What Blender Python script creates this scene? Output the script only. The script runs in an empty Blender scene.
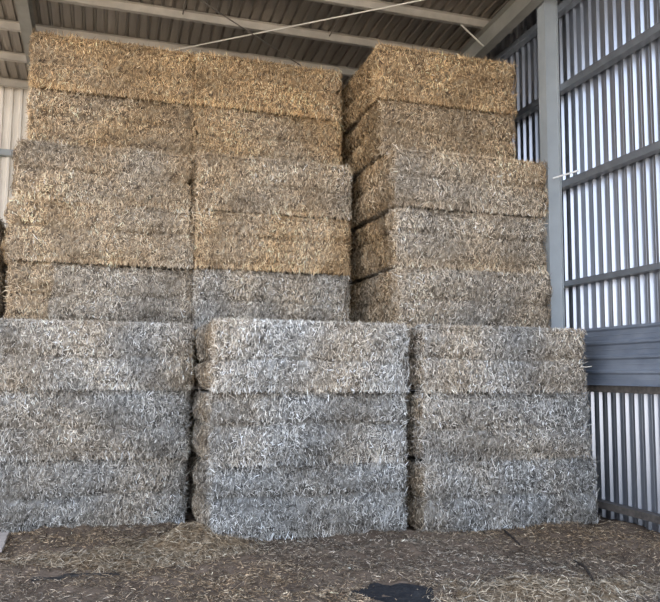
import bpy, math
import numpy as np
from mathutils import Matrix, Vector

S = bpy.context.scene
COL = S.collection
RNG = np.random.default_rng(11)

# ------------------------------------------------------------------ materials
def new_mat(name):
    m = bpy.data.materials.new(name); m.use_nodes = True
    nt = m.node_tree; b = nt.nodes['Principled BSDF']
    return m, nt, b

def metal_mat(name, c1, c2, rough=.4, metallic=.6, scale=3.0, bump=.0, stretch=(1, 1, 1), spec=.5):
    m, nt, b = new_mat(name)
    tc = nt.nodes.new('ShaderNodeTexCoord'); mp = nt.nodes.new('ShaderNodeMapping')
    mp.inputs['Scale'].default_value = stretch
    nz = nt.nodes.new('ShaderNodeTexNoise'); nz.inputs['Scale'].default_value = scale
    nz.inputs['Detail'].default_value = 6
    rp = nt.nodes.new('ShaderNodeValToRGB')
    rp.color_ramp.elements[0].position = .3; rp.color_ramp.elements[0].color = (*c1, 1)
    rp.color_ramp.elements[1].position = .7; rp.color_ramp.elements[1].color = (*c2, 1)
    nt.links.new(tc.outputs['Object'], mp.inputs['Vector']); nt.links.new(mp.outputs['Vector'], nz.inputs['Vector'])
    nt.links.new(nz.outputs['Fac'], rp.inputs['Fac']); nt.links.new(rp.outputs['Color'], b.inputs['Base Color'])
    b.inputs['Metallic'].default_value = metallic; b.inputs['Roughness'].default_value = rough
    b.inputs['Specular IOR Level'].default_value = spec
    if bump:
        bp = nt.nodes.new('ShaderNodeBump'); bp.inputs['Strength'].default_value = bump; bp.inputs['Distance'].default_value = .01
        nt.links.new(nz.outputs['Fac'], bp.inputs['Height']); nt.links.new(bp.outputs['Normal'], b.inputs['Normal'])
    return m

def straw_mat():
    m, nt, b = new_mat('straw')
    at = nt.nodes.new('ShaderNodeAttribute'); at.attribute_name = 'straw_colour'
    tc = nt.nodes.new('ShaderNodeTexCoord')
    nz = nt.nodes.new('ShaderNodeTexNoise'); nz.inputs['Scale'].default_value = 60; nz.inputs['Detail'].default_value = 3
    rp = nt.nodes.new('ShaderNodeMapRange'); rp.inputs['To Min'].default_value = .82; rp.inputs['To Max'].default_value = 1.18
    mx = nt.nodes.new('ShaderNodeVectorMath'); mx.operation = 'SCALE'
    nt.links.new(tc.outputs['Object'], nz.inputs['Vector']); nt.links.new(nz.outputs['Fac'], rp.inputs['Value'])
    nt.links.new(at.outputs['Color'], mx.inputs[0]); nt.links.new(rp.outputs['Result'], mx.inputs['Scale'])
    nt.links.new(mx.outputs['Vector'], b.inputs['Base Color'])
    b.inputs['Roughness'].default_value = .62; b.inputs['Specular IOR Level'].default_value = .35
    return m

def ground_mat(name, cols, scale, rough=.95, bump=.6):
    m, nt, b = new_mat(name)
    tc = nt.nodes.new('ShaderNodeTexCoord')
    n1 = nt.nodes.new('ShaderNodeTexNoise'); n1.inputs['Scale'].default_value = scale; n1.inputs['Detail'].default_value = 8; n1.inputs['Roughness'].default_value = .7
    rp = nt.nodes.new('ShaderNodeValToRGB'); cr = rp.color_ramp
    cr.elements[0].position = .3; cr.elements[0].color = (*cols[0], 1)
    cr.elements[1].position = .72; cr.elements[1].color = (*cols[2], 1)
    e = cr.elements.new(.5); e.color = (*cols[1], 1)
    bp = nt.nodes.new('ShaderNodeBump'); bp.inputs['Strength'].default_value = bump; bp.inputs['Distance'].default_value = .03
    nt.links.new(tc.outputs['Object'], n1.inputs['Vector'])
    nt.links.new(n1.outputs['Fac'], rp.inputs['Fac']); nt.links.new(rp.outputs['Color'], b.inputs['Base Color'])
    n2 = nt.nodes.new('ShaderNodeTexNoise'); n2.inputs['Scale'].default_value = 22; n2.inputs['Detail'].default_value = 6
    nt.links.new(tc.outputs['Object'], n2.inputs['Vector']); nt.links.new(n2.outputs['Fac'], bp.inputs['Height'])
    nt.links.new(bp.outputs['Normal'], b.inputs['Normal'])
    b.inputs['Roughness'].default_value = rough; b.inputs['Specular IOR Level'].default_value = .2
    return m

M_STRAW = straw_mat()
M_WALL = metal_mat('zinc_wall_sheet', (.32, .345, .40), (.42, .445, .50), rough=.30, metallic=.92, scale=2, stretch=(1, 1, .3))
M_BACK = metal_mat('cream_wall_sheet', (.80, .74, .66), (.86, .80, .72), rough=.5, metallic=.1, scale=2)
M_ROOF = metal_mat('roof_sheet', (.27, .24, .205), (.36, .32, .275), rough=.42, metallic=.8, scale=1.2, stretch=(3, .4, 1))
M_PURLIN = metal_mat('galvanised_purlin', (.42, .385, .335), (.52, .48, .42), rough=.45, metallic=.35, scale=5)
M_RAFTER = metal_mat('grey_painted_steel', (.25, .245, .215), (.31, .30, .27), rough=.5, metallic=.2, scale=4)
M_COLUMN = metal_mat('blue_grey_painted_steel', (.31, .34, .36), (.36, .39, .41), rough=.5, metallic=.1, scale=4)
M_GIRT = metal_mat('dark_grey_steel', (.15, .165, .19), (.22, .24, .265), rough=.42, metallic=.5, scale=4)
M_PANEL = metal_mat('dusty_blue_grey_panel', (.16, .19, .245), (.31, .345, .41), rough=.45, metallic=.45, scale=1.4, stretch=(1, 1, 2.5))
M_RAIL = metal_mat('dusty_brown_rail', (.05, .043, .038), (.13, .11, .095), rough=.7, metallic=.1, scale=14)
M_ROD = metal_mat('bright_steel_rod', (.6, .57, .5), (.7, .67, .6), rough=.4, metallic=.4)
M_DARKROD = metal_mat('dark_steel_rod', (.16, .14, .12), (.22, .20, .17), rough=.5, metallic=.4)
M_WHITE = metal_mat('white_painted_steel', (.72, .72, .72), (.8, .8, .8), rough=.5, metallic=0)
M_FLOOR = ground_mat('trampled_earth', ((.065, .045, .032), (.125, .088, .062), (.20, .145, .105)), 1.7)
M_YARD = ground_mat('pale_yard_earth', ((.42, .34, .25), (.48, .39, .29), (.55, .45, .33)), .6)
M_MUD = ground_mat('black_damp_mud', ((.010, .010, .012), (.018, .018, .02), (.035, .034, .034)), 9, rough=.75)
M_STICK = ground_mat('dark_stick_bark', ((.02, .015, .012), (.035, .027, .022), (.06, .045, .035)), 20)
M_BOARD = ground_mat('weathered_pale_board', ((.27, .22, .19), (.38, .32, .28), (.46, .40, .35)), 8, bump=.2)

# ------------------------------------------------------------------ helpers
def tag(o, label, cat, group=None, kind=None):
    o['label'] = label; o['category'] = cat
    if group: o['group'] = group
    if kind: o['kind'] = kind
    return o

def structure(o, label=None):
    o['kind'] = 'structure'
    if label: o['label'] = label
    return o

def mesh_obj(name, V, F, mat, parent=None, loc=(0, 0, 0), cols=None, smooth=False):
    me = bpy.data.meshes.new(name)
    V = np.asarray(V, np.float32)
    if isinstance(F, np.ndarray):
        n, k = F.shape
        me.vertices.add(len(V)); me.vertices.foreach_set('co', V.ravel())
        me.loops.add(n * k); me.loops.foreach_set('vertex_index', F.astype(np.int32).ravel())
        me.polygons.add(n); me.polygons.foreach_set('loop_start', np.arange(0, n * k, k, dtype=np.int32))
        me.polygons.foreach_set('loop_total', np.full(n, k, np.int32))
        me.update(calc_edges=True)
    else:
        me.from_pydata([tuple(map(float, v)) for v in V], [], F); me.update()
    if cols is not None:
        a = me.attributes.new('straw_colour', 'FLOAT_COLOR', 'POINT')
        c4 = np.ones((len(V), 4), np.float32); c4[:, :3] = cols; a.data.foreach_set('color', c4.ravel())
    if smooth:
        me.polygons.foreach_set('use_smooth', [True] * len(me.polygons))
    me.materials.append(mat)
    o = bpy.data.objects.new(name, me); COL.objects.link(o); o.location = loc
    if parent: o.parent = parent
    return o

def empty(name, loc):
    o = bpy.data.objects.new(name, None); COL.objects.link(o); o.location = loc; o.empty_display_size = .2
    return o

class MB:
    def __init__(s): s.V = []; s.F = []
    def box(s, x0, x1, y0, y1, z0, z1):
        n = len(s.V)
        s.V += [(x0, y0, z0), (x1, y0, z0), (x1, y1, z0), (x0, y1, z0), (x0, y0, z1), (x1, y0, z1), (x1, y1, z1), (x0, y1, z1)]
        s.F += [tuple(n + i for i in f) for f in ((0, 3, 2, 1), (4, 5, 6, 7), (0, 1, 5, 4), (1, 2, 6, 5), (2, 3, 7, 6), (3, 0, 4, 7))]
        return s
    def extrude(s, prof, a, b, thick=0, closed=True):
        """prof: list of 2D points -> via a(p) and b(p) functions giving the two ends in 3D"""
        n = len(s.V); k = len(prof)
        s.V += [a(p) for p in prof] + [b(p) for p in prof]
        for i in range(k if closed else k - 1):
            j = (i + 1) % k; s.F.append((n + i, n + j, n + k + j, n + k + i))
        if closed:
            s.F.append(tuple(n + i for i in range(k))[::-1]); s.F.append(tuple(n + k + i for i in range(k)))
        return s
    def tube(s, p, q, r, n=8):
        p = Vector(p); q = Vector(q); d = (q - p).normalized()
        u = d.orthogonal().normalized(); w = d.cross(u)
        prof = [(math.cos(2 * math.pi * i / n) * r, math.sin(2 * math.pi * i / n) * r) for i in range(n)]
        return s.extrude(prof, lambda c: tuple(p + u * c[0] + w * c[1]), lambda c: tuple(q + u * c[0] + w * c[1]))
    def build(s, name, mat, parent=None, loc=(0, 0, 0)):
        V = np.array(s.V) - np.array(loc) if parent is None else np.array(s.V)
        return mesh_obj(name, V, s.F, mat, parent, loc if parent is None else (0, 0, 0))

# ------------------------------------------------------------------ dimensions
ROOF_BACK, ROOF_ZE, ROOF_S, PITCH = 14.544, 7.116, .0622, 1.0863
def roof_z(y): return ROOF_ZE + ROOF_S * (ROOF_BACK - y)      # height of the purlin undersides
ROOF_FRONT = 4.4
WX = 6.12                 # inner face of the wall girts
SHEET = .125              # girt depth
LEFT_END = -9.0

# ------------------------------------------------------------------ setting: corrugated sheets
def rib_profile(length, p=.168):
    """points (along, depth) for a trapezoidal sheet: depth 0 = inner crest, .036 = outer pan"""
    pts = []
    n = int(length / p) + 1
    for i in range(n):
        s = i * p
        pts += [(s, .036), (s + .030, .036), (s + .034, .031), (s + .040, .031), (s + .044, .036), (s + .098, .036), (s + .119, 0), (s + .157, 0)]
    return pts

# right wall
prof = rib_profile(11.0)
V = []; F = []
x_in = WX + SHEET
top = [roof_z(3.75 + s) + .12 for s, d in prof]
k = len(prof)
th = .0015
V = [(x_in + d, 3.75 + s, -.03) for s, d in prof] + [(x_in + d, 3.75 + s, t) for (s, d), t in zip(prof, top)]
F = [(i, i + 1, k + i + 1, k + i) for i in range(k - 1)]
w = mesh_obj('wall_right', V, F, M_WALL); structure(w, 'ribbed grey metal sheeting of the right wall')
md = w.modifiers.new('t', 'SOLIDIFY'); md.thickness = .002; md.offset = 1

# back wall
prof = rib_profile(WX + SHEET - LEFT_END, .168)
yb = ROOF_BACK + .16
k = len(prof)
V = [(LEFT_END + s, yb + d, -.03) for s, d in prof] + [(LEFT_END + s, yb + d, ROOF_ZE + .12) for s, d in prof]
F = [(i, i + 1, k + i + 1, k + i) for i in range(k - 1)]
w = mesh_obj('wall_back', V, F, M_BACK); structure(w, 'pale ribbed metal sheeting of the back wall')
md = w.modifiers.new('t', 'SOLIDIFY'); md.thickness = .002; md.offset = 1

# roof sheets (ribs run front to back)
def roof_profile(length, p=.168):
    pts = []
    for i in range(int(length / p) + 1):
        s = i * p
        pts += [(s, 0), (s + .047, 0), (s + .050, .002), (s + .056, .002), (s + .059, 0), (s + .104, 0), (s + .116, .036), (s + .144, .036), (s + .164, 0)]
    return pts
prof = roof_profile(WX + SHEET - LEFT_END)
k = len(prof)
y0, y1 = ROOF_FRONT, ROOF_BACK + .35
V = [(LEFT_END + s, y0, roof_z(y0) + .126 + d) for s, d in prof] + [(LEFT_END + s, y1, roof_z(y1) + .126 + d) for s, d in prof]
F = [(i, i + 1, k + i + 1, k + i) for i in range(k - 1)]
w = mesh_obj('ceiling', V, F, M_ROOF); structure(w, 'dark ribbed metal roof sheeting seen from below')
md = w.modifiers.new('t', 'SOLIDIFY'); md.thickness = .002; md.offset = 1

# ------------------------------------------------------------------ floor
def wav(seed, n, kmin, kmax):
    r = np.random.default_rng(seed)
    th = r.uniform(0, 2 * np.pi, n); kk = r.uniform(kmin, kmax, n); ph = r.uniform(0, 2 * np.pi, n)
    return np.cos(th) * kk, np.sin(th) * kk, ph
FW = wav(5, 14, 1.5, 9); FW2 = wav(6, 14, 10, 34)
def floor_h(x, y):
    x = np.asarray(x, float); y = np.asarray(y, float)
    h = sum(np.sin(a * x + b * y + c) for a, b, c in zip(*FW)) * .0085
    h = h + sum(np.sin(a * x + b * y + c) for a, b, c in zip(*FW2)) * .0040
    # rise of trodden litter in the corner by the central stack
    return h
nx, ny = 260, 150
gx = np.linspace(-4, WX + .22, nx); gy = np.linspace(4.0, 11.5, ny)
X, Y = np.meshgrid(gx, gy)
edge = np.clip(np.minimum.reduce([X + 4, WX + .22 - X + .4, Y - 4.0, 11.5 - Y]) / .5, 0, 1)
Z = floor_h(X, Y) * edge
V = np.stack([X.ravel(), Y.ravel(), Z.ravel()], 1)
idx = np.arange(nx * ny).reshape(ny, nx)
F = np.stack([idx[:-1, :-1].ravel(), idx[:-1, 1:].ravel(), idx[1:, 1:].ravel(), idx[1:, :-1].ravel()], 1)
fl = mesh_obj('floor', V, F, M_FLOOR, smooth=True); structure(fl, 'trampled brown earth floor strewn with straw')
# surrounding ground (rest of the shed floor and the yard outside the open front)
b = MB()
for x0, x1, yy0, yy1 in ((LEFT_END, -4, 3.9, 15.5), (-4, WX + .3, 11.5, 15.5)):
    b.V += [(x0, yy0, -.004), (x1, yy0, -.004), (x1, yy1, -.004), (x0, yy1, -.004)]; n = len(b.V); b.F.append((n - 4, n - 3, n - 2, n - 1))
g = b.build('floor_rear', M_FLOOR); structure(g)
b = MB(); b.V = []
for x0, x1, yy0, yy1 in ((-60, 60, -60, 4.0), (-60, LEFT_END, 4.0, 40), (WX + .3, 60, 4.0, 40), (LEFT_END, WX + .3, 15.5, 40)):
    b.V += [(x0, yy0, -.01), (x1, yy0, -.01), (x1, yy1, -.01), (x0, yy1, -.01)]; n = len(b.V); b.F.append((n - 4, n - 3, n - 2, n - 1))
g = b.build('floor_yard', M_YARD); structure(g, 'pale earth yard outside the open front of the shed')

# ------------------------------------------------------------------ straw
GOLD = np.array([(.62, .41, .21), (.80, .57, .32), (.20, .115, .055), (.97, .78, .50), (.46, .30, .155)])
TAN = np.array([(.53, .43, .31), (.71, .59, .45), (.18, .13, .085), (.93, .82, .67), (.38, .30, .21)])
GREY = np.array([(.40, .385, .35), (.58, .56, .52), (.13, .12, .11), (.88, .86, .82), (.30, .28, .25)])
def palette(tone, r, jitter):
    """tone 0 = grey weathered, 1 = tan, 2 = golden"""
    n = len(tone); i = r.choice(5, n, p=[.26, .24, .2, .12, .18])
    t = np.clip(tone, 0, 2)[:, None]
    c = np.where(t < 1, GREY[i] * (1 - t) + TAN[i] * t, TAN[i] * (2 - t) + GOLD[i] * (t - 1))
    return c * (1 + jitter * r.standard_normal((n, 1)))

def straws(P, N, T, r, L, W, tilt=.3, curve=.25):
    """ribbons of two quads; P centres, N normals, T main directions"""
    n = len(P)
    T = T - (T * N).sum(1, keepdims=True) * N; T /= np.linalg.norm(T, axis=1, keepdims=True) + 1e-9
    B = np.cross(N, T)
    tl = r.normal(0, tilt, (n, 1))
    D = T * np.cos(tl) + N * np.sin(tl)
    rl = r.uniform(-1.0, 1.0, (n, 1))
    up = np.cross(D, B)
    Wd = B * np.cos(rl) + up * np.sin(rl)
    L = L[:, None]; W = W[:, None]
    bend = (B * r.normal(0, curve, (n, 1)) + N * np.abs(r.normal(0, curve, (n, 1))) * .6) * L * .3
    a = P - D * L / 2; m = P + bend; c = P + D * L / 2
    V = np.stack([a - Wd * W * .4, a + Wd * W * .4, m - Wd * W * .5, m + Wd * W * .5, c - Wd * W * .25, c + Wd * W * .25], 1).reshape(-1, 3)
    o = np.arange(n)[:, None] * 6
    F = np.concatenate([o + [0, 1, 3, 2], o + [2, 3, 5, 4]], 0)
    return V, F

def bale(name, x0, x1, yf, z0, depth, tone, label, seed, dens=(2600, 0, 600), H=.8, rot=0, patch=None, dark=1.0, dy=0, sag=1.0, top=False):
    """front face at y=yf between x0 and x1; dens = straws per m2 on front, left side, right side"""
    r = np.random.default_rng(seed)
    w = x1 - x0; hx, hy, hz = w / 2 - .006, depth / 2, H / 2 - .016
    rad = .10
    kx = r.uniform(-1, 1, (10, 3)); kx /= np.linalg.norm(kx, axis=1, keepdims=True); kx *= r.uniform(2.5, 9, (10, 1)); ph = r.uniform(0, 6.28, 10)
    k2 = r.uniform(-1, 1, (12, 3)); k2 /= np.linalg.norm(k2, axis=1, keepdims=True); k2 *= r.uniform(12, 45, (12, 1)); p2 = r.uniform(0, 6.28, 12)
    kf = r.uniform(14, 30, 3); pf = r.uniform(0, 6.28, 3)
    gz = r.uniform(-.06, .06)
    def disp(p, N):
        d = np.sin(p @ kx.T + ph).sum(1) * .0078 * sag + np.sin(p @ k2.T + p2).sum(1) * .0032
        d += np.sin(np.outer(p[:, 0], kf) + pf).sum(1) * .0028 * (np.abs(N[:, 1]) > .5)
        side = np.abs(N[:, 2]) < .6
        g = np.exp(-((p[:, 2] - gz - .014 * np.sin(p[:, 0] * 3 + ph[0]) - .006 * np.sin(p[:, 0] * 13 + ph[2])) / .026) ** 2) * (.75 + .25 * np.sin(p[:, 0] * 4 + ph[1]))
        d -= .075 * g * side
        # each half belly bulges a little
        d += .018 * np.cos(p[:, 2] / hz * 2 * np.pi + np.pi) * side
        return d
    def surf(face, u, v):
        ax = face // 2; s = 1 if face % 2 else -1
        h = np.array([hx, hy, hz])
        p = np.zeros((len(u), 3)); o = [i for i in range(3) if i != ax]
        p[:, ax] = s * h[ax]; p[:, o[0]] = u * h[o[0]]; p[:, o[1]] = v * h[o[1]]
        q = np.clip(p, -(h - rad), h - rad); d = p - q
        N = d / (np.linalg.norm(d, axis=1, keepdims=True) + 1e-9)
        base = q + N * rad
        dd = disp(base, N)
        dd = np.where(np.abs(N[:, 2]) > .6, np.minimum(dd, .004) * .4, dd)
        return base + N * dd[:, None], N
    h = np.array([hx, hy, hz]); VV = []; FF = []; CC = []; nv = 0
    def tone_at(p):
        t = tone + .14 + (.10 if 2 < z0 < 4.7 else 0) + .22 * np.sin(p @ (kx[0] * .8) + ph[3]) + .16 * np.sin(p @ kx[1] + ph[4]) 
        if patch: 
            for (a, bb, tt) in patch: t = np.where((p[:, 0] > a - hx) & (p[:, 0] < bb - hx + .03 * np.sin(p[:, 2] * 9)), tt, t)
        return t
    blot = lambda p: 1 + .17 * np.sin(p @ kx[2] + ph[5]) + .15 * np.sin(p @ (kx[3] * 1.6) + ph[6]) + .07 * np.sin(p @ k2[0] * 1 + p2[1])
    for f in range(6):
        ax = f // 2; o = [i for i in range(3) if i != ax]
        na = max(3, int(2 * h[o[0]] / .035)); nb = max(3, int(2 * h[o[1]] / .035))
        a, bb = np.meshgrid(np.linspace(-1, 1, na), np.linspace(-1, 1, nb))
        p, N = surf(f, a.ravel(), bb.ravel()); ii = np.arange(na * nb).reshape(nb, na)
        F = np.stack([ii[:-1, :-1].ravel(), ii[:-1, 1:].ravel(), ii[1:, 1:].ravel(), ii[1:, :-1].ravel()], 1)
        if (f in (1, 2, 5)) : F = F[:, ::-1] if f != 2 else F
        VV.append(p); FF.append(F + nv); nv += len(p)
        e = f < 2      # the bale's ends are sheltered from weather and keep a browner straw
        CC.append(palette(tone_at(p) + .7 * e, r, .15) * (.26 if e else .34) * dark)  # core painted darker than its stalks, for the shade between them
    dl = {2: dens[0], 0: dens[1], 1: dens[2], 5: 500}
    for f, dn in dl.items():
        if not dn: continue
        ax = f // 2; o = [i for i in range(3) if i != ax]
        n = int(4 * h[o[0]] * h[o[1]] * dn * 1.55)
        u = r.uniform(-1, 1, n); v = r.uniform(-1, 1, n)
        if f == 5:  # only the front strip of the top is in view from anywhere near
            v = -1 + (v + 1) * .2; n = n
        P, N = surf(f, u, v)
        T = r.standard_normal((n, 3)); T[:, 2] *= (2.3 if f != 5 else .4)
        if f == 0: T[:, 2] *= 1.5
        L = r.uniform(.022, .065, n) * np.where(r.random(n) < .08, 1.9, 1); W = r.uniform(.0035, .0080, n)
        V, F = straws(P + N * r.uniform(-.004, .022, (n, 1)), N, T, r, L, W, tilt=.46, curve=.18)
        VV.append(V); FF.append(F + nv); nv += len(V)
        e = f < 2
        c = palette(tone_at(P) + .7 * e, r, .20) * (blot(P) * dark * (.72 if e else 1))[:, None]
        CC.append(np.repeat(c, 6, 0))
    # ragged fringe along the front's upper and lower edges and its two upright corners
    for kind, n in (('lo', int(w * 260)), ('hi', int(w * 60)), ('le', 420), ('re', 420)):
        if kind in ('lo', 'hi'):
            s = -1 if kind == 'lo' else 1
            P = np.stack([r.uniform(-hx, hx, n), np.full(n, -hy + .012), np.full(n, s * (hz - .012))], 1)
            N = np.tile([0, -1., 0], (n, 1)); T = np.stack([r.normal(0, .55, n), np.zeros(n), np.ones(n)], 1)
        else:
            s = -1 if kind == 'le' else 1
            P = np.stack([np.full(n, s * (hx - .02)), r.uniform(-hy, -hy + .25, n), r.uniform(-hz, hz, n)], 1)
            N = np.tile([s * .8, -.6, 0], (n, 1)); T = r.standard_normal((n, 3))
        V, F = straws(P + N * r.uniform(0, .02, (n, 1)), N, T, r, r.uniform(.03, .14, n), r.uniform(.0035, .008, n), tilt=.5)
        VV.append(V); FF.append(F + nv); nv += len(V)
        CC.append(np.repeat(palette(tone_at(P), r, .2) * (blot(P) * dark)[:, None], 6, 0))
    V = np.concatenate(VV); V[:, 2] += H / 2
    nc = sum(len(v) for v in VV[:6]); S_ = V[nc:].reshape(-1, 6, 3)      # every stalk is six points
    lo = np.zeros(len(S_)) if z0 == 0 else -.045 * r.random(len(S_)) ** 2
    hi = H + (.09 if top else .03) * r.random(len(S_))
    S_[:, :, 2] += np.maximum(lo - S_[:, :, 2].min(1), 0)[:, None]
    S_[:, :, 2] -= np.maximum(S_[:, :, 2].max(1) - hi, 0)[:, None]
    V[nc:] = S_.reshape(-1, 3)
    if yf + depth > 8.75 and x1 < 5.9: V[:, 0] = np.minimum(V[:, 0], 5.896 - (x0 + x1) / 2)
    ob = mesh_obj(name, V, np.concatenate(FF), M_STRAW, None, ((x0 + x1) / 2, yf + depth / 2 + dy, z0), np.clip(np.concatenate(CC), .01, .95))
    ob.rotation_euler = (0, 0, math.radians(rot))
    tag(ob, label, 'straw bale', 'big square straw bales in the stepped stack')
    return ob

H = .8
# front (low) stacks: three bales each
ordw = ['bottom', 'middle', 'top']
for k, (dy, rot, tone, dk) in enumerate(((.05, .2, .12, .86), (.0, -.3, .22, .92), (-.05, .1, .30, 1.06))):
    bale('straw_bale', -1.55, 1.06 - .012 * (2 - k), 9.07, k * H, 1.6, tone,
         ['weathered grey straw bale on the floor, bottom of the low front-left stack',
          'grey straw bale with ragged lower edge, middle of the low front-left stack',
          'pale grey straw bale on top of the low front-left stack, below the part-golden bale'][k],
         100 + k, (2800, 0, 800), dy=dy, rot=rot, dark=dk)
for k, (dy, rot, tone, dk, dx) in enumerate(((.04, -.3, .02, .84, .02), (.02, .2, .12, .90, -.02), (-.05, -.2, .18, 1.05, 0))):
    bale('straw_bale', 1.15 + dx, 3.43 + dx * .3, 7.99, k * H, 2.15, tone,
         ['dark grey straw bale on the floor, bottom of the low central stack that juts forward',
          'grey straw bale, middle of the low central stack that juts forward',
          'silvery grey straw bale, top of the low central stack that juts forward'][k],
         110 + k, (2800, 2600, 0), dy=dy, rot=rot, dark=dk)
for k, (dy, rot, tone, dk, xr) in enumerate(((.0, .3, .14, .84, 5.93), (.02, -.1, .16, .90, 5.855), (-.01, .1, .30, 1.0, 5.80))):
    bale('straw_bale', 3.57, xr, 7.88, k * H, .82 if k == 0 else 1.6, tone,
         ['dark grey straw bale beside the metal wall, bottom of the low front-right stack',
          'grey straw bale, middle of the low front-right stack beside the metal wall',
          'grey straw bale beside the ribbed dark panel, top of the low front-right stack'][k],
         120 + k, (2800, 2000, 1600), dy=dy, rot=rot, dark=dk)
# middle stacks: three bales each, set back on the front ones
for k, (x0, dy, tone, dk) in enumerate(((-1.17, .03, .55, .95), (-1.18, -.04, 1.05, .98), (-1.13, .02, .95, .94))):
    bale('straw_bale', x0, 1.14, 9.95, 2.4 + k * H, 1.3, tone,
         ['grey straw bale with a golden left end, fourth bale up on the left',
          'tan straw bale with a frayed left end, fifth bale up on the left',
          'tan straw bale jutting out under the golden ones, sixth bale up on the left'][k],
         130 + k, (2600, 900, 0), dy=dy, dark=dk, patch=[(-.1, .52, 1.45)] if k == 0 else None, sag=1.5)
for k, (dy, tone, dk) in enumerate(((.02, .25, .95), (-.01, 1.35, 1.0), (.0, .95, .95))):
    bale('straw_bale', 1.147, 3.335, 9.79, 2.4 + k * H, 1.3, tone,
         ['grey straw bale, fourth up in the centre, just above the low central stack',
          'golden straw bale between two greyer ones, fifth up in the centre',
          'tan straw bale, sixth up in the centre, under the deep golden bales'][k],
         140 + k, (2600, 0, 0), dy=dy, dark=dk)
for k, (x0, dy, tone, dk, x1) in enumerate(((3.60, -.035, .5, .95, 5.875), (3.60, .03, .75, .94, 5.865), (3.56, -.02, .95, .94, 5.87))):
    bale('straw_bale', x0, x1, 8.75, 2.4 + k * H, 2.25, tone,
         ['greyish straw bale, fourth up on the right beside the steel column',
          'brown-grey straw bale, fifth up on the right beside the steel column',
          'tan straw bale, sixth up on the right, wider than the two golden ones above'][k],
         150 + k, (2600, 2600, 1500), dy=dy, dark=dk)
# top stacks: two bales each, set back again
for k, (tone, dk) in enumerate(((1.4, .88), (1.9, .96))):
    bale('straw_bale', -1.06, 1.118, 10.27, 4.8 + k * H, 1.2, tone,
         ['golden-brown straw bale, second from the top on the left', 'golden straw bale at the very top of the left stack'][k],
         160 + k, (2500, 600, 0), dark=dk, top=(k == 1), dy=.02 * (1 - k))
for k, (tone, dk) in enumerate(((1.6, .90), (1.9, .95))):
    bale('straw_bale', 1.122, 3.33, 10.25, 4.8 + k * H, 1.2, tone,
         ['golden-brown straw bale, second from the top in the centre', 'golden straw bale at the very top of the central stack under the purlins'][k],
         170 + k, (2500, 0, 500), dark=dk, top=(k == 1), dy=-.02 * k)
for k, (x0, x1, tone, dk) in enumerate(((3.54, 5.66, 1.35, .86), (3.50, 5.67, 1.8, .90))):
    bale('straw_bale', x0, x1, 9.19, 4.8 + k * H, 2.0, tone,
         ['brown straw bale with its left end in view, second from the top on the right', 'golden-brown straw bale at the very top of the right stack below the rafter'][k],
         180 + k, (2500, 2600, 900), dark=dk, top=(k == 1), dy=-.02 * k)
# rear row, shade painted into the straw; a sliver in view at far left
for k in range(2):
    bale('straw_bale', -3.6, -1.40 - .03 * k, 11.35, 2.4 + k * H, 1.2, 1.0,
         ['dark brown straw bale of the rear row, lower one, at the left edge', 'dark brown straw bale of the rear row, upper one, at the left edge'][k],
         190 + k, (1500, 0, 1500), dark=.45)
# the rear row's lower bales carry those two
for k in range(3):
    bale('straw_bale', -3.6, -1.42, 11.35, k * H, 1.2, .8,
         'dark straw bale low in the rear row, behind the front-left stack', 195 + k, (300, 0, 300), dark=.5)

# straw litter on the floor: nobody could count it
def litter():
    r = np.random.default_rng(77)
    VV = []; FF = []; CC = []; nv = 0
    n = 170000
    x = r.uniform(-2.2, 6.1, n); y = r.uniform(4.6, 9.1, n)
    d = .55 + .45 * np.sin(x * 2.1 + 1.3 * np.sin(y * 1.7)) * np.sin(y * 3.1 + .8 * np.sin(x * 1.9)) + .25 * np.sin(x * 7 + y * 3) * np.sin(y * 8 - x * 2)
    keep = r.random(n) < np.clip(d, .5, 1)
    # keep out of the bare damp patches and from under the bales
    for cx, cy, rx, ry in ((2.36, 5.72, .30, .44), (-.15, 7.1, .40, .13)):
        keep &= (((x - cx) / rx) ** 2 + ((y - cy) / ry) ** 2 > .95) | (r.random(n) < (.04 if cx > 0 else .3))
    keep &= ~((x > 1.05) & (x < 3.4) & (y > 8.0)) & ~((x > 3.4) & (x < 5.9) & (y > 7.9))
    x = x[keep]; y = y[keep]; n = len(x)
    P = np.stack([x, y, floor_h(x, y) + .006 + r.uniform(0, .014, n)], 1)
    N = np.tile([0, 0, 1.], (n, 1)) + r.normal(0, .25, (n, 3)); N /= np.linalg.norm(N, axis=1, keepdims=True)
    T = r.standard_normal((n, 3))
    V, F = straws(P, N, T, r, r.uniform(.015, .06, n) * np.where(r.random(n) < .06, 2, 1), r.uniform(.003, .0065, n), tilt=.22)
    tone = 1.1 + .4 * np.sin(x * 1.3 + y) 
    c = palette(tone, r, .22) * (.13 + .80 * r.random((n, 1)) ** 1.9) * np.array([1, .92, .85])
    VV.append(V); FF.append(F); CC.append(np.repeat(c, 6, 0))
    V = np.concatenate(VV)
    V[:, 2] = np.maximum(V[:, 2], floor_h(V[:, 0], V[:, 1]) + .001)
    o = mesh_obj('straw_litter', V, np.concatenate(FF), M_STRAW, cols=np.clip(np.concatenate(CC), .01, .9))
    tag(o, 'loose trampled straw scattered over the brown earth floor', 'straw', kind='stuff')
litter()

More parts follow.
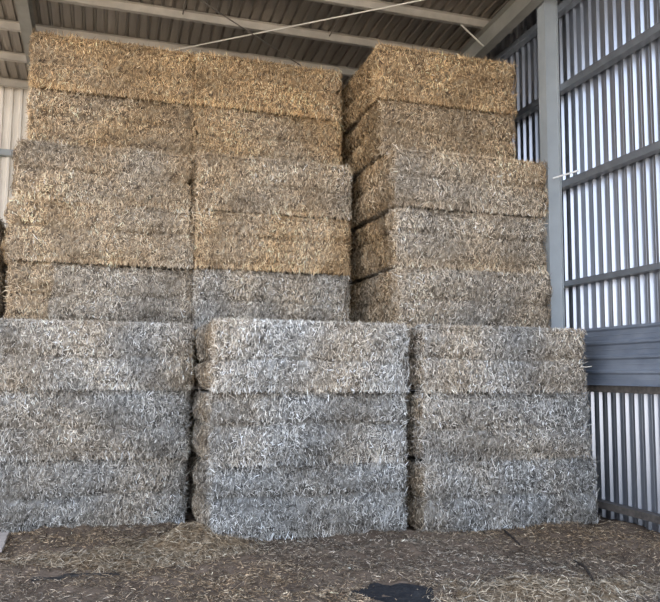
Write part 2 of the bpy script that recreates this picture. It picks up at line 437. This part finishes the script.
# heaps of loose straw: mound + stalks
def heap(cx, cy, rx, ry, hh, n, tone, seed, label, bright=.75):
    n = int(n * 1.5)
    r = np.random.default_rng(seed)
    def hz(x, y):
        q = ((x) / rx) ** 2 + ((y) / ry) ** 2
        return hh * np.clip(1 - q, 0, 1) ** 1.3 * (1 + .18 * np.sin(x * 17 + seed) * np.sin(y * 19)) + floor_h(x + cx, y + cy)
    na = 40
    a, bb = np.meshgrid(np.linspace(-1, 1, na), np.linspace(-1, 1, na))
    ra = np.sqrt(a ** 2 + bb ** 2) + 1e-9; mxx = np.maximum(abs(a), abs(bb))
    px = a * mxx / ra * rx; py = bb * mxx / ra * ry
    p = np.stack([px.ravel(), py.ravel(), (hz(px, py) - .004 * (mxx > .97)).ravel()], 1)
    ii = np.arange(na * na).reshape(na, na)
    F0 = np.stack([ii[:-1, :-1].ravel(), ii[:-1, 1:].ravel(), ii[1:, 1:].ravel(), ii[1:, :-1].ravel()], 1)
    C0 = palette(np.full(len(p), tone), r, .2) * np.array([.26, .23, .2])
    q = r.uniform(0, 1, n) ** .8 * 1.25; t = r.uniform(0, 6.283, n)
    x = q * np.cos(t) * rx; y = q * np.sin(t) * ry
    P = np.stack([x, y, hz(x, y) + r.uniform(.004, .03, n)], 1)
    N = np.stack([x / rx * .5, y / ry * .5, np.ones(n)], 1) + r.normal(0, .3, (n, 3)); N /= np.linalg.norm(N, axis=1, keepdims=True)
    V, F = straws(P, N, r.standard_normal((n, 3)), r, r.uniform(.03, .12, n), r.uniform(.003, .0065, n), tilt=.2)
    V[:, 2] = np.maximum(V[:, 2], floor_h(V[:, 0] + cx, V[:, 1] + cy) + .001)
    c = palette(np.full(n, tone), r, .2) * r.uniform(bright * .6, bright * 1.2, (n, 1))
    o = mesh_obj('loose_straw_heap', np.concatenate([p, V]), np.concatenate([F0, F + len(p)]), M_STRAW, None, (cx, cy, 0), np.clip(np.concatenate([C0, np.repeat(c, 6, 0)]), .01, .9))
    tag(o, label, 'straw heap')
heap(.98, 8.05, .62, .62, .13, 2600, 1.5, 3, 'low heap of loose straw in the corner between the left and central front stacks', .55)
heap(3.75, 5.55, .95, .42, .04, 2600, 1.4, 4, 'thin spread of golden straw at the bottom edge, right of the black damp patch', .58)
heap(.35, 7.6, .95, .33, .03, 1800, 1.4, 5, 'thin drift of pale straw on the floor in front of the left stack', .55)

# bare damp patches
M_EARTH = ground_mat('dark_bare_earth', ((.022, .019, .017), (.04, .034, .03), (.07, .058, .048)), 9, rough=.9)
def patch(pts_fn, cx, cy, label, mat=None):
    n = 48; V = [(0, 0, .012 + float(floor_h(cx, cy)))]
    for ring in (.5, .85, 1.0):
        for i in range(n):
            t = 2 * math.pi * i / n; rx, ry = pts_fn(t)
            x, y = rx * ring, ry * ring
            V.append((x, y, float(floor_h(cx + x, cy + y)) + (.012 if ring < 1 else .0015)))
    F = [(0, 1 + i, 1 + (i + 1) % n) for i in range(n)]
    for k in range(2):
        for i in range(n):
            j = (i + 1) % n; a = 1 + k * n; F.append((a + i, a + n + i, a + n + j, a + j))
    o = mesh_obj('damp_patch', V, F, mat or M_MUD, None, (cx, cy, 0), smooth=True); tag(o, label, 'mud patch')
patch(lambda t: ((.27 + .05 * math.sin(3 * t + 1) + .03 * math.sin(5 * t)) * math.cos(t) - .12 * math.sin(t), (.46 + .06 * math.sin(2 * t) + .03 * math.sin(7 * t)) * math.sin(t)), 2.36, 5.72,
      'black damp patch of bare ground at the bottom edge of the view')
patch(lambda t: ((.36 + .06 * math.sin(3 * t) + .03 * math.sin(8 * t)) * math.cos(t), (.09 + .03 * math.sin(2 * t + 1) + .01 * math.sin(9 * t)) * math.sin(t) + .05 * math.cos(t)), -.15, 7.1,
      'narrow dark patch of bare ground in front of the left stack', M_EARTH)

# sticks
def stick(pts, r0, label):
    b = MB()
    for p, q in zip(pts[:-1], pts[1:]): b.tube(p, q, r0, 6)
    o = b.build('stick', M_STICK, None, pts[0]); tag(o, label, 'stick')
def fp(x, y, z=.02): return (x, y, z + float(floor_h(x, y)))
stick([fp(4.46, 6.33), fp(4.38, 6.05, .03), fp(4.24, 5.72, .025), fp(4.08, 5.45)], .012, 'thin dark stick lying on the straw towards the bottom right')
stick([fp(4.52, 7.72), fp(4.44, 7.45, .025), fp(4.36, 7.15)], .012, 'short dark stick lying in front of the right stack')

# board at the left edge
b = MB()
for i in range(3):
    xx = -1.55; y0_ = 8.12 + i * .27
    b.box(xx, -.87 - .012 * i, y0_, y0_ + .262, .02, .055)
b.box(-1.5, -1.42, 8.14, 8.9, .0, .022); b.box(-1.12, -1.04, 8.14, 8.9, .0, .022)
o = b.build('pallet_board', M_BOARD, None, (-1.2, 8.5, 0)); tag(o, 'pale weathered boards lying on the floor at the left edge', 'wooden board')

# ------------------------------------------------------------------ steelwork
# roof purlins: Z sections with an upright web and a lower flange
names_p = ['eaves purlin along the top of the pale back wall', 'first galvanised roof purlin in from the back wall',
           'second galvanised roof purlin from the back wall, just above the left bale top',
           'third galvanised roof purlin from the back wall, crossed by both bracing rods',
           'fourth galvanised roof purlin from the back wall, ending at the right rafter']
for i in range(0, 10):
    yb_ = ROOF_BACK - i * PITCH
    zb = roof_z(yb_)
    yc = yb_ - .075
    if yc < ROOF_FRONT: break
    b = MB(); b.box(LEFT_END, WX + .1, yc, yc + .006, zb + .001, zb + .12)      # web
    b.box(LEFT_END, WX + .1, yc, yb_, zb, zb + .006)                             # lower flange
    b.box(LEFT_END, WX + .1, yc - .055, yc, zb + .117, zb + .122)
    b.box(LEFT_END, WX + .1, yb_ - .006, yb_, zb, zb + .022)                     # lip
    for xx in np.arange(LEFT_END + .3, WX, .336):                                # bolt heads
        b.box(xx, xx + .02, yc - .008, yc, zb + .04, zb + .058)
    o = b.build('roof_purlin', M_PURLIN, None, (0, yc, zb))
    tag(o, names_p[i] if i < 5 else 'galvanised roof purlin over the open front, above the frame', 'purlin', 'roof purlins')

# rafters (I beams, following the roof slope)
def rafter(xc, wid, dep, label, y0=ROOF_FRONT + .05, y1=ROOF_BACK + .05):
    root = empty('steel_rafter', (xc, (y0 + y1) / 2, roof_z((y0 + y1) / 2) - dep))
    tag(root, label, 'rafter', 'steel rafters')
    inv = Vector(root.location)
    def slab(xa, xb, da, db, nm):
        b = MB()
        P = [(xa, y0, roof_z(y0) - da), (xb, y0, roof_z(y0) - da), (xb, y1, roof_z(y1) - da), (xa, y1, roof_z(y1) - da),
             (xa, y0, roof_z(y0) - db), (xb, y0, roof_z(y0) - db), (xb, y1, roof_z(y1) - db), (xa, y1, roof_z(y1) - db)]
        b.V = [tuple(Vector(p) - inv) for p in P]
        b.F = [(0, 1, 2, 3), (4, 7, 6, 5), (0, 4, 5, 1), (1, 5, 6, 2), (2, 6, 7, 3), (3, 7, 4, 0)]
        b.build(nm, M_RAFTER, root)
    slab(xc - wid / 2, xc + wid / 2, .002, .014, 'flange')
    slab(xc - wid / 2, xc + wid / 2, dep - .012, dep, 'flange')
    slab(xc - .005, xc + .005, .014, dep - .012, 'web')
rafter(-1.275, .17, .30, 'grey steel rafter running to the back wall above the left stack')
rafter(5.775, .165, .33, 'grey steel rafter above the right stack, close to the column')

# end column (H section) against the right wall
cx0, cx1, cy0, cy1 = 5.90, WX - .002, 8.757, 8.945
root = empty('steel_column', ((cx0 + cx1) / 2, (cy0 + cy1) / 2, 0))
tag(root, 'tall blue-grey painted steel column standing against the right wall', 'column')
def loc_box(x0, x1, y0, y1, z0, z1, nm, mat, root):
    L = root.location
    MB().box(x0 - L.x, x1 - L.x, y0 - L.y, y1 - L.y, z0 - L.z, z1 - L.z).build(nm, mat, root)
ct = roof_z(8.85) + .03
loc_box(cx0, cx0 + .012, cy0, cy1, 0, ct, 'flange', M_COLUMN, root)
loc_box(cx1 - .012, cx1, cy0, cy1, 0, ct, 'flange', M_COLUMN, root)
loc_box(cx0 + .012, cx1 - .012, cy0 + .03, cy0 + .038, 0, ct, 'web', M_COLUMN, root)
loc_box(cx0 - .02, cx1 + .001, cy0 - .02, cy1 + .02, 0, .018, 'base_plate', M_COLUMN, root)
# bolts where the girts are fixed

# wall girts
def girt(z1, hgt, label, y0=4.4, y1=ROOF_BACK, mat=M_GIRT):
    b = MB(); z0 = z1 - hgt
    b.box(WX, WX + .005, y0, y1, z0, z1)                   # inner web
    b.box(WX + .005, WX + SHEET, y0, y1, z1 - .005, z1)    # upper flange
    b.box(WX + .005, WX + SHEET, y0, y1, z0, z0 + .005)    # lower flange
    for yy in np.arange(y0 + .6, y1, 1.6): b.box(WX - .008, WX, yy, yy + .022, z0 + hgt * .4, z0 + hgt * .4 + .022)
    o = b.build('wall_girt', mat, None, (WX, (y0 + y1) / 2, z0))
    tag(o, label, 'girt', 'horizontal girts of the right wall')
girt(7.135 + .0, .10, 'topmost dark steel girt of the right wall, close under the roof')
girt(5.952, .10, 'second steel girt from the top of the right wall, rising steeply towards the viewer')
girt(4.545, .095, 'steel girt of the right wall where the white brace ends')
girt(3.118, .075, 'steel girt of the right wall, first one above the ribbed dark panel')
girt(1.685, .085, 'dusty dark steel girt directly under the ribbed dark panel', mat=M_RAIL)
girt(.222, .085, 'dusty dark steel rail low on the right wall, just above the floor', mat=M_RAIL)

# back wall girt
b = MB()
b.box(LEFT_END, WX, ROOF_BACK + .02, ROOF_BACK + .026, 5.82, 5.93); b.box(LEFT_END, WX, ROOF_BACK + .026, ROOF_BACK + .16, 5.925, 5.93); b.box(LEFT_END, WX, ROOF_BACK + .026, ROOF_BACK + .16, 5.82, 5.825)
o = b.build('back_wall_girt', M_COLUMN, None, (0, ROOF_BACK + .02, 5.82)); tag(o, 'horizontal steel girt across the pale back wall at far left', 'girt')
b = MB(); b.box(LEFT_END, WX, ROOF_BACK + .02, ROOF_BACK + .15, 3.02, 3.12)
o = b.build('back_wall_girt', M_GIRT, None, (0, ROOF_BACK + .02, 3.02)); tag(o, 'lower dark girt across the back wall, seen beside the left stack', 'girt')

# ribbed panel on the right wall (horizontal ribs)
z_lo, z_hi = 1.690, 2.425
nb = 4; hh = (z_hi - z_lo) / nb
pf = []
for i in range(nb):
    z = z_hi - i * hh
    pf += [(z, 0.0), (z - .030, 0.0), (z - .052, .022), (z - hh * .55, .022), (z - hh * .58, .019), (z - hh * .62, .022), (z - hh + .012, .022)]
pf.append((z_lo, 0))
k = len(pf); ya, yb2 = 4.6, 8.72
V = [(WX - .032 + d, ya, z) for z, d in pf] + [(WX - .032 + d, yb2, z) for z, d in pf]
F = [(i, i + 1, k + i + 1, k + i) for i in range(k - 1)]
L = (WX, 6.6, z_lo)
o = mesh_obj('ribbed_panel', np.array(V) - np.array(L), F, M_PANEL, None, L)
md = o.modifiers.new('t', 'SOLIDIFY'); md.thickness = .003; md.offset = 1
tag(o, 'dusty dark blue-grey metal panel with horizontal ribs fixed low on the right wall', 'metal panel')

# bracing rods under the roof
def rod(p, q, r, name, label, mat, dz=-.03):
    P = (p[0], p[1], roof_z(p[1]) + dz); Q = (q[0], q[1], roof_z(q[1]) + dz)
    o = MB().tube(P, Q, r, 8).build(name, mat, None, P); tag(o, label, 'bracing rod', 'crossed roof bracing rods')
rod((-1.18, 13.83), (5.69, 8.68), .012, 'bracing_rod', 'bright roof bracing rod rising towards the upper right', M_ROD)
rod((-1.18, 8.65), (5.69, 14.1), .010, 'bracing_rod', 'dark roof bracing rod sloping down to the right, crossing the bright one', M_DARKROD, -.055)

# purlin spacers
for (x, i, lab) in ((1.02, 3, 'thin dark spacer rod between two roof purlins above the left stack'), (3.42, 3, 'thin dark spacer rod between two roof purlins above the gap by the right stack')):
    y1_ = ROOF_BACK - i * PITCH; y2_ = y1_ - PITCH * 1.0
    o = MB().tube((x, y1_ - .08, roof_z(y1_) + .07), (x, y2_, roof_z(y2_) + .07), .012, 6).build('spacer_rod', M_DARKROD, None, (x, y1_, roof_z(y1_)))
    tag(o, lab, 'spacer rod', 'purlin spacer rods')

# fly braces
yq = ROOF_BACK - 4 * PITCH
o = MB().tube((5.30, yq - .03, roof_z(yq) + .0), (5.70, yq - .03, roof_z(yq) - .30), .014, 6).build('fly_brace', M_PURLIN, None, (5.5, yq, roof_z(yq) - .2))
tag(o, 'short steel strut between roof purlin and right rafter', 'brace')
o = MB().tube((5.97, 8.74, 4.565), (6.118, 8.36, 4.59), .014, 8).build('fly_brace', M_WHITE, None, (6.0, 8.55, 4.5))
tag(o, 'short white strut between the column and the wall girt', 'brace')

# ------------------------------------------------------------------ light
wd = bpy.data.worlds.new('sky'); S.world = wd; wd.use_nodes = True
nt = wd.node_tree; bg = nt.nodes['Background']
tc = nt.nodes.new('ShaderNodeTexCoord'); sp = nt.nodes.new('ShaderNodeSeparateXYZ')
rp = nt.nodes.new('ShaderNodeValToRGB'); cr = rp.color_ramp
cr.elements[0].position = 0; cr.elements[0].color = (.93, .96, 1.0, 1)
cr.elements[1].position = .8; cr.elements[1].color = (.50, .68, 1.0, 1)
nt.links.new(tc.outputs['Generated'], sp.inputs['Vector']); nt.links.new(sp.outputs['Z'], rp.inputs['Fac'])
nt.links.new(rp.outputs['Color'], bg.inputs['Color']); bg.inputs['Strength'].default_value = 1.5
sun = bpy.data.lights.new('sun', 'SUN'); sun.energy = 5.5; sun.angle = math.radians(.6); sun.color = (1, .93, .82)
so = bpy.data.objects.new('sun', sun); COL.objects.link(so)
d = Vector((.35, -.60, -1.0))      # travels towards the viewer: the shed front stays in shade
so.rotation_euler = d.to_track_quat('-Z', 'Y').to_euler(); so.location = (-5, 25, 30)

# ------------------------------------------------------------------ camera
f, yaw, pt, ro, ch = 736.126, .2999, .1001, .0081, 1.792
R = Vector((math.cos(yaw), -math.sin(yaw), 0))
D = Vector((math.sin(yaw) * math.cos(pt), math.cos(yaw) * math.cos(pt), math.sin(pt)))
U = Vector((-math.sin(yaw) * math.sin(pt), -math.cos(yaw) * math.sin(pt), math.cos(pt)))
R2 = R * math.cos(ro) + U * math.sin(ro); U2 = U * math.cos(ro) - R * math.sin(ro)
cam = bpy.data.cameras.new('camera'); co = bpy.data.objects.new('camera', cam); COL.objects.link(co)
m = Matrix((R2, U2, -D)).transposed().to_4x4(); m.translation = Vector((0, 0, ch)); co.matrix_world = m
cam.sensor_fit = 'HORIZONTAL'; cam.sensor_width = 36; cam.lens = f / 660 * 36
cam.clip_end = 300
S.camera = co
S.view_settings.view_transform = 'Standard'; S.view_settings.look = 'None'; S.view_settings.gamma = 1
S.view_settings.use_curve_mapping = False
S.view_settings.exposure = 1.38
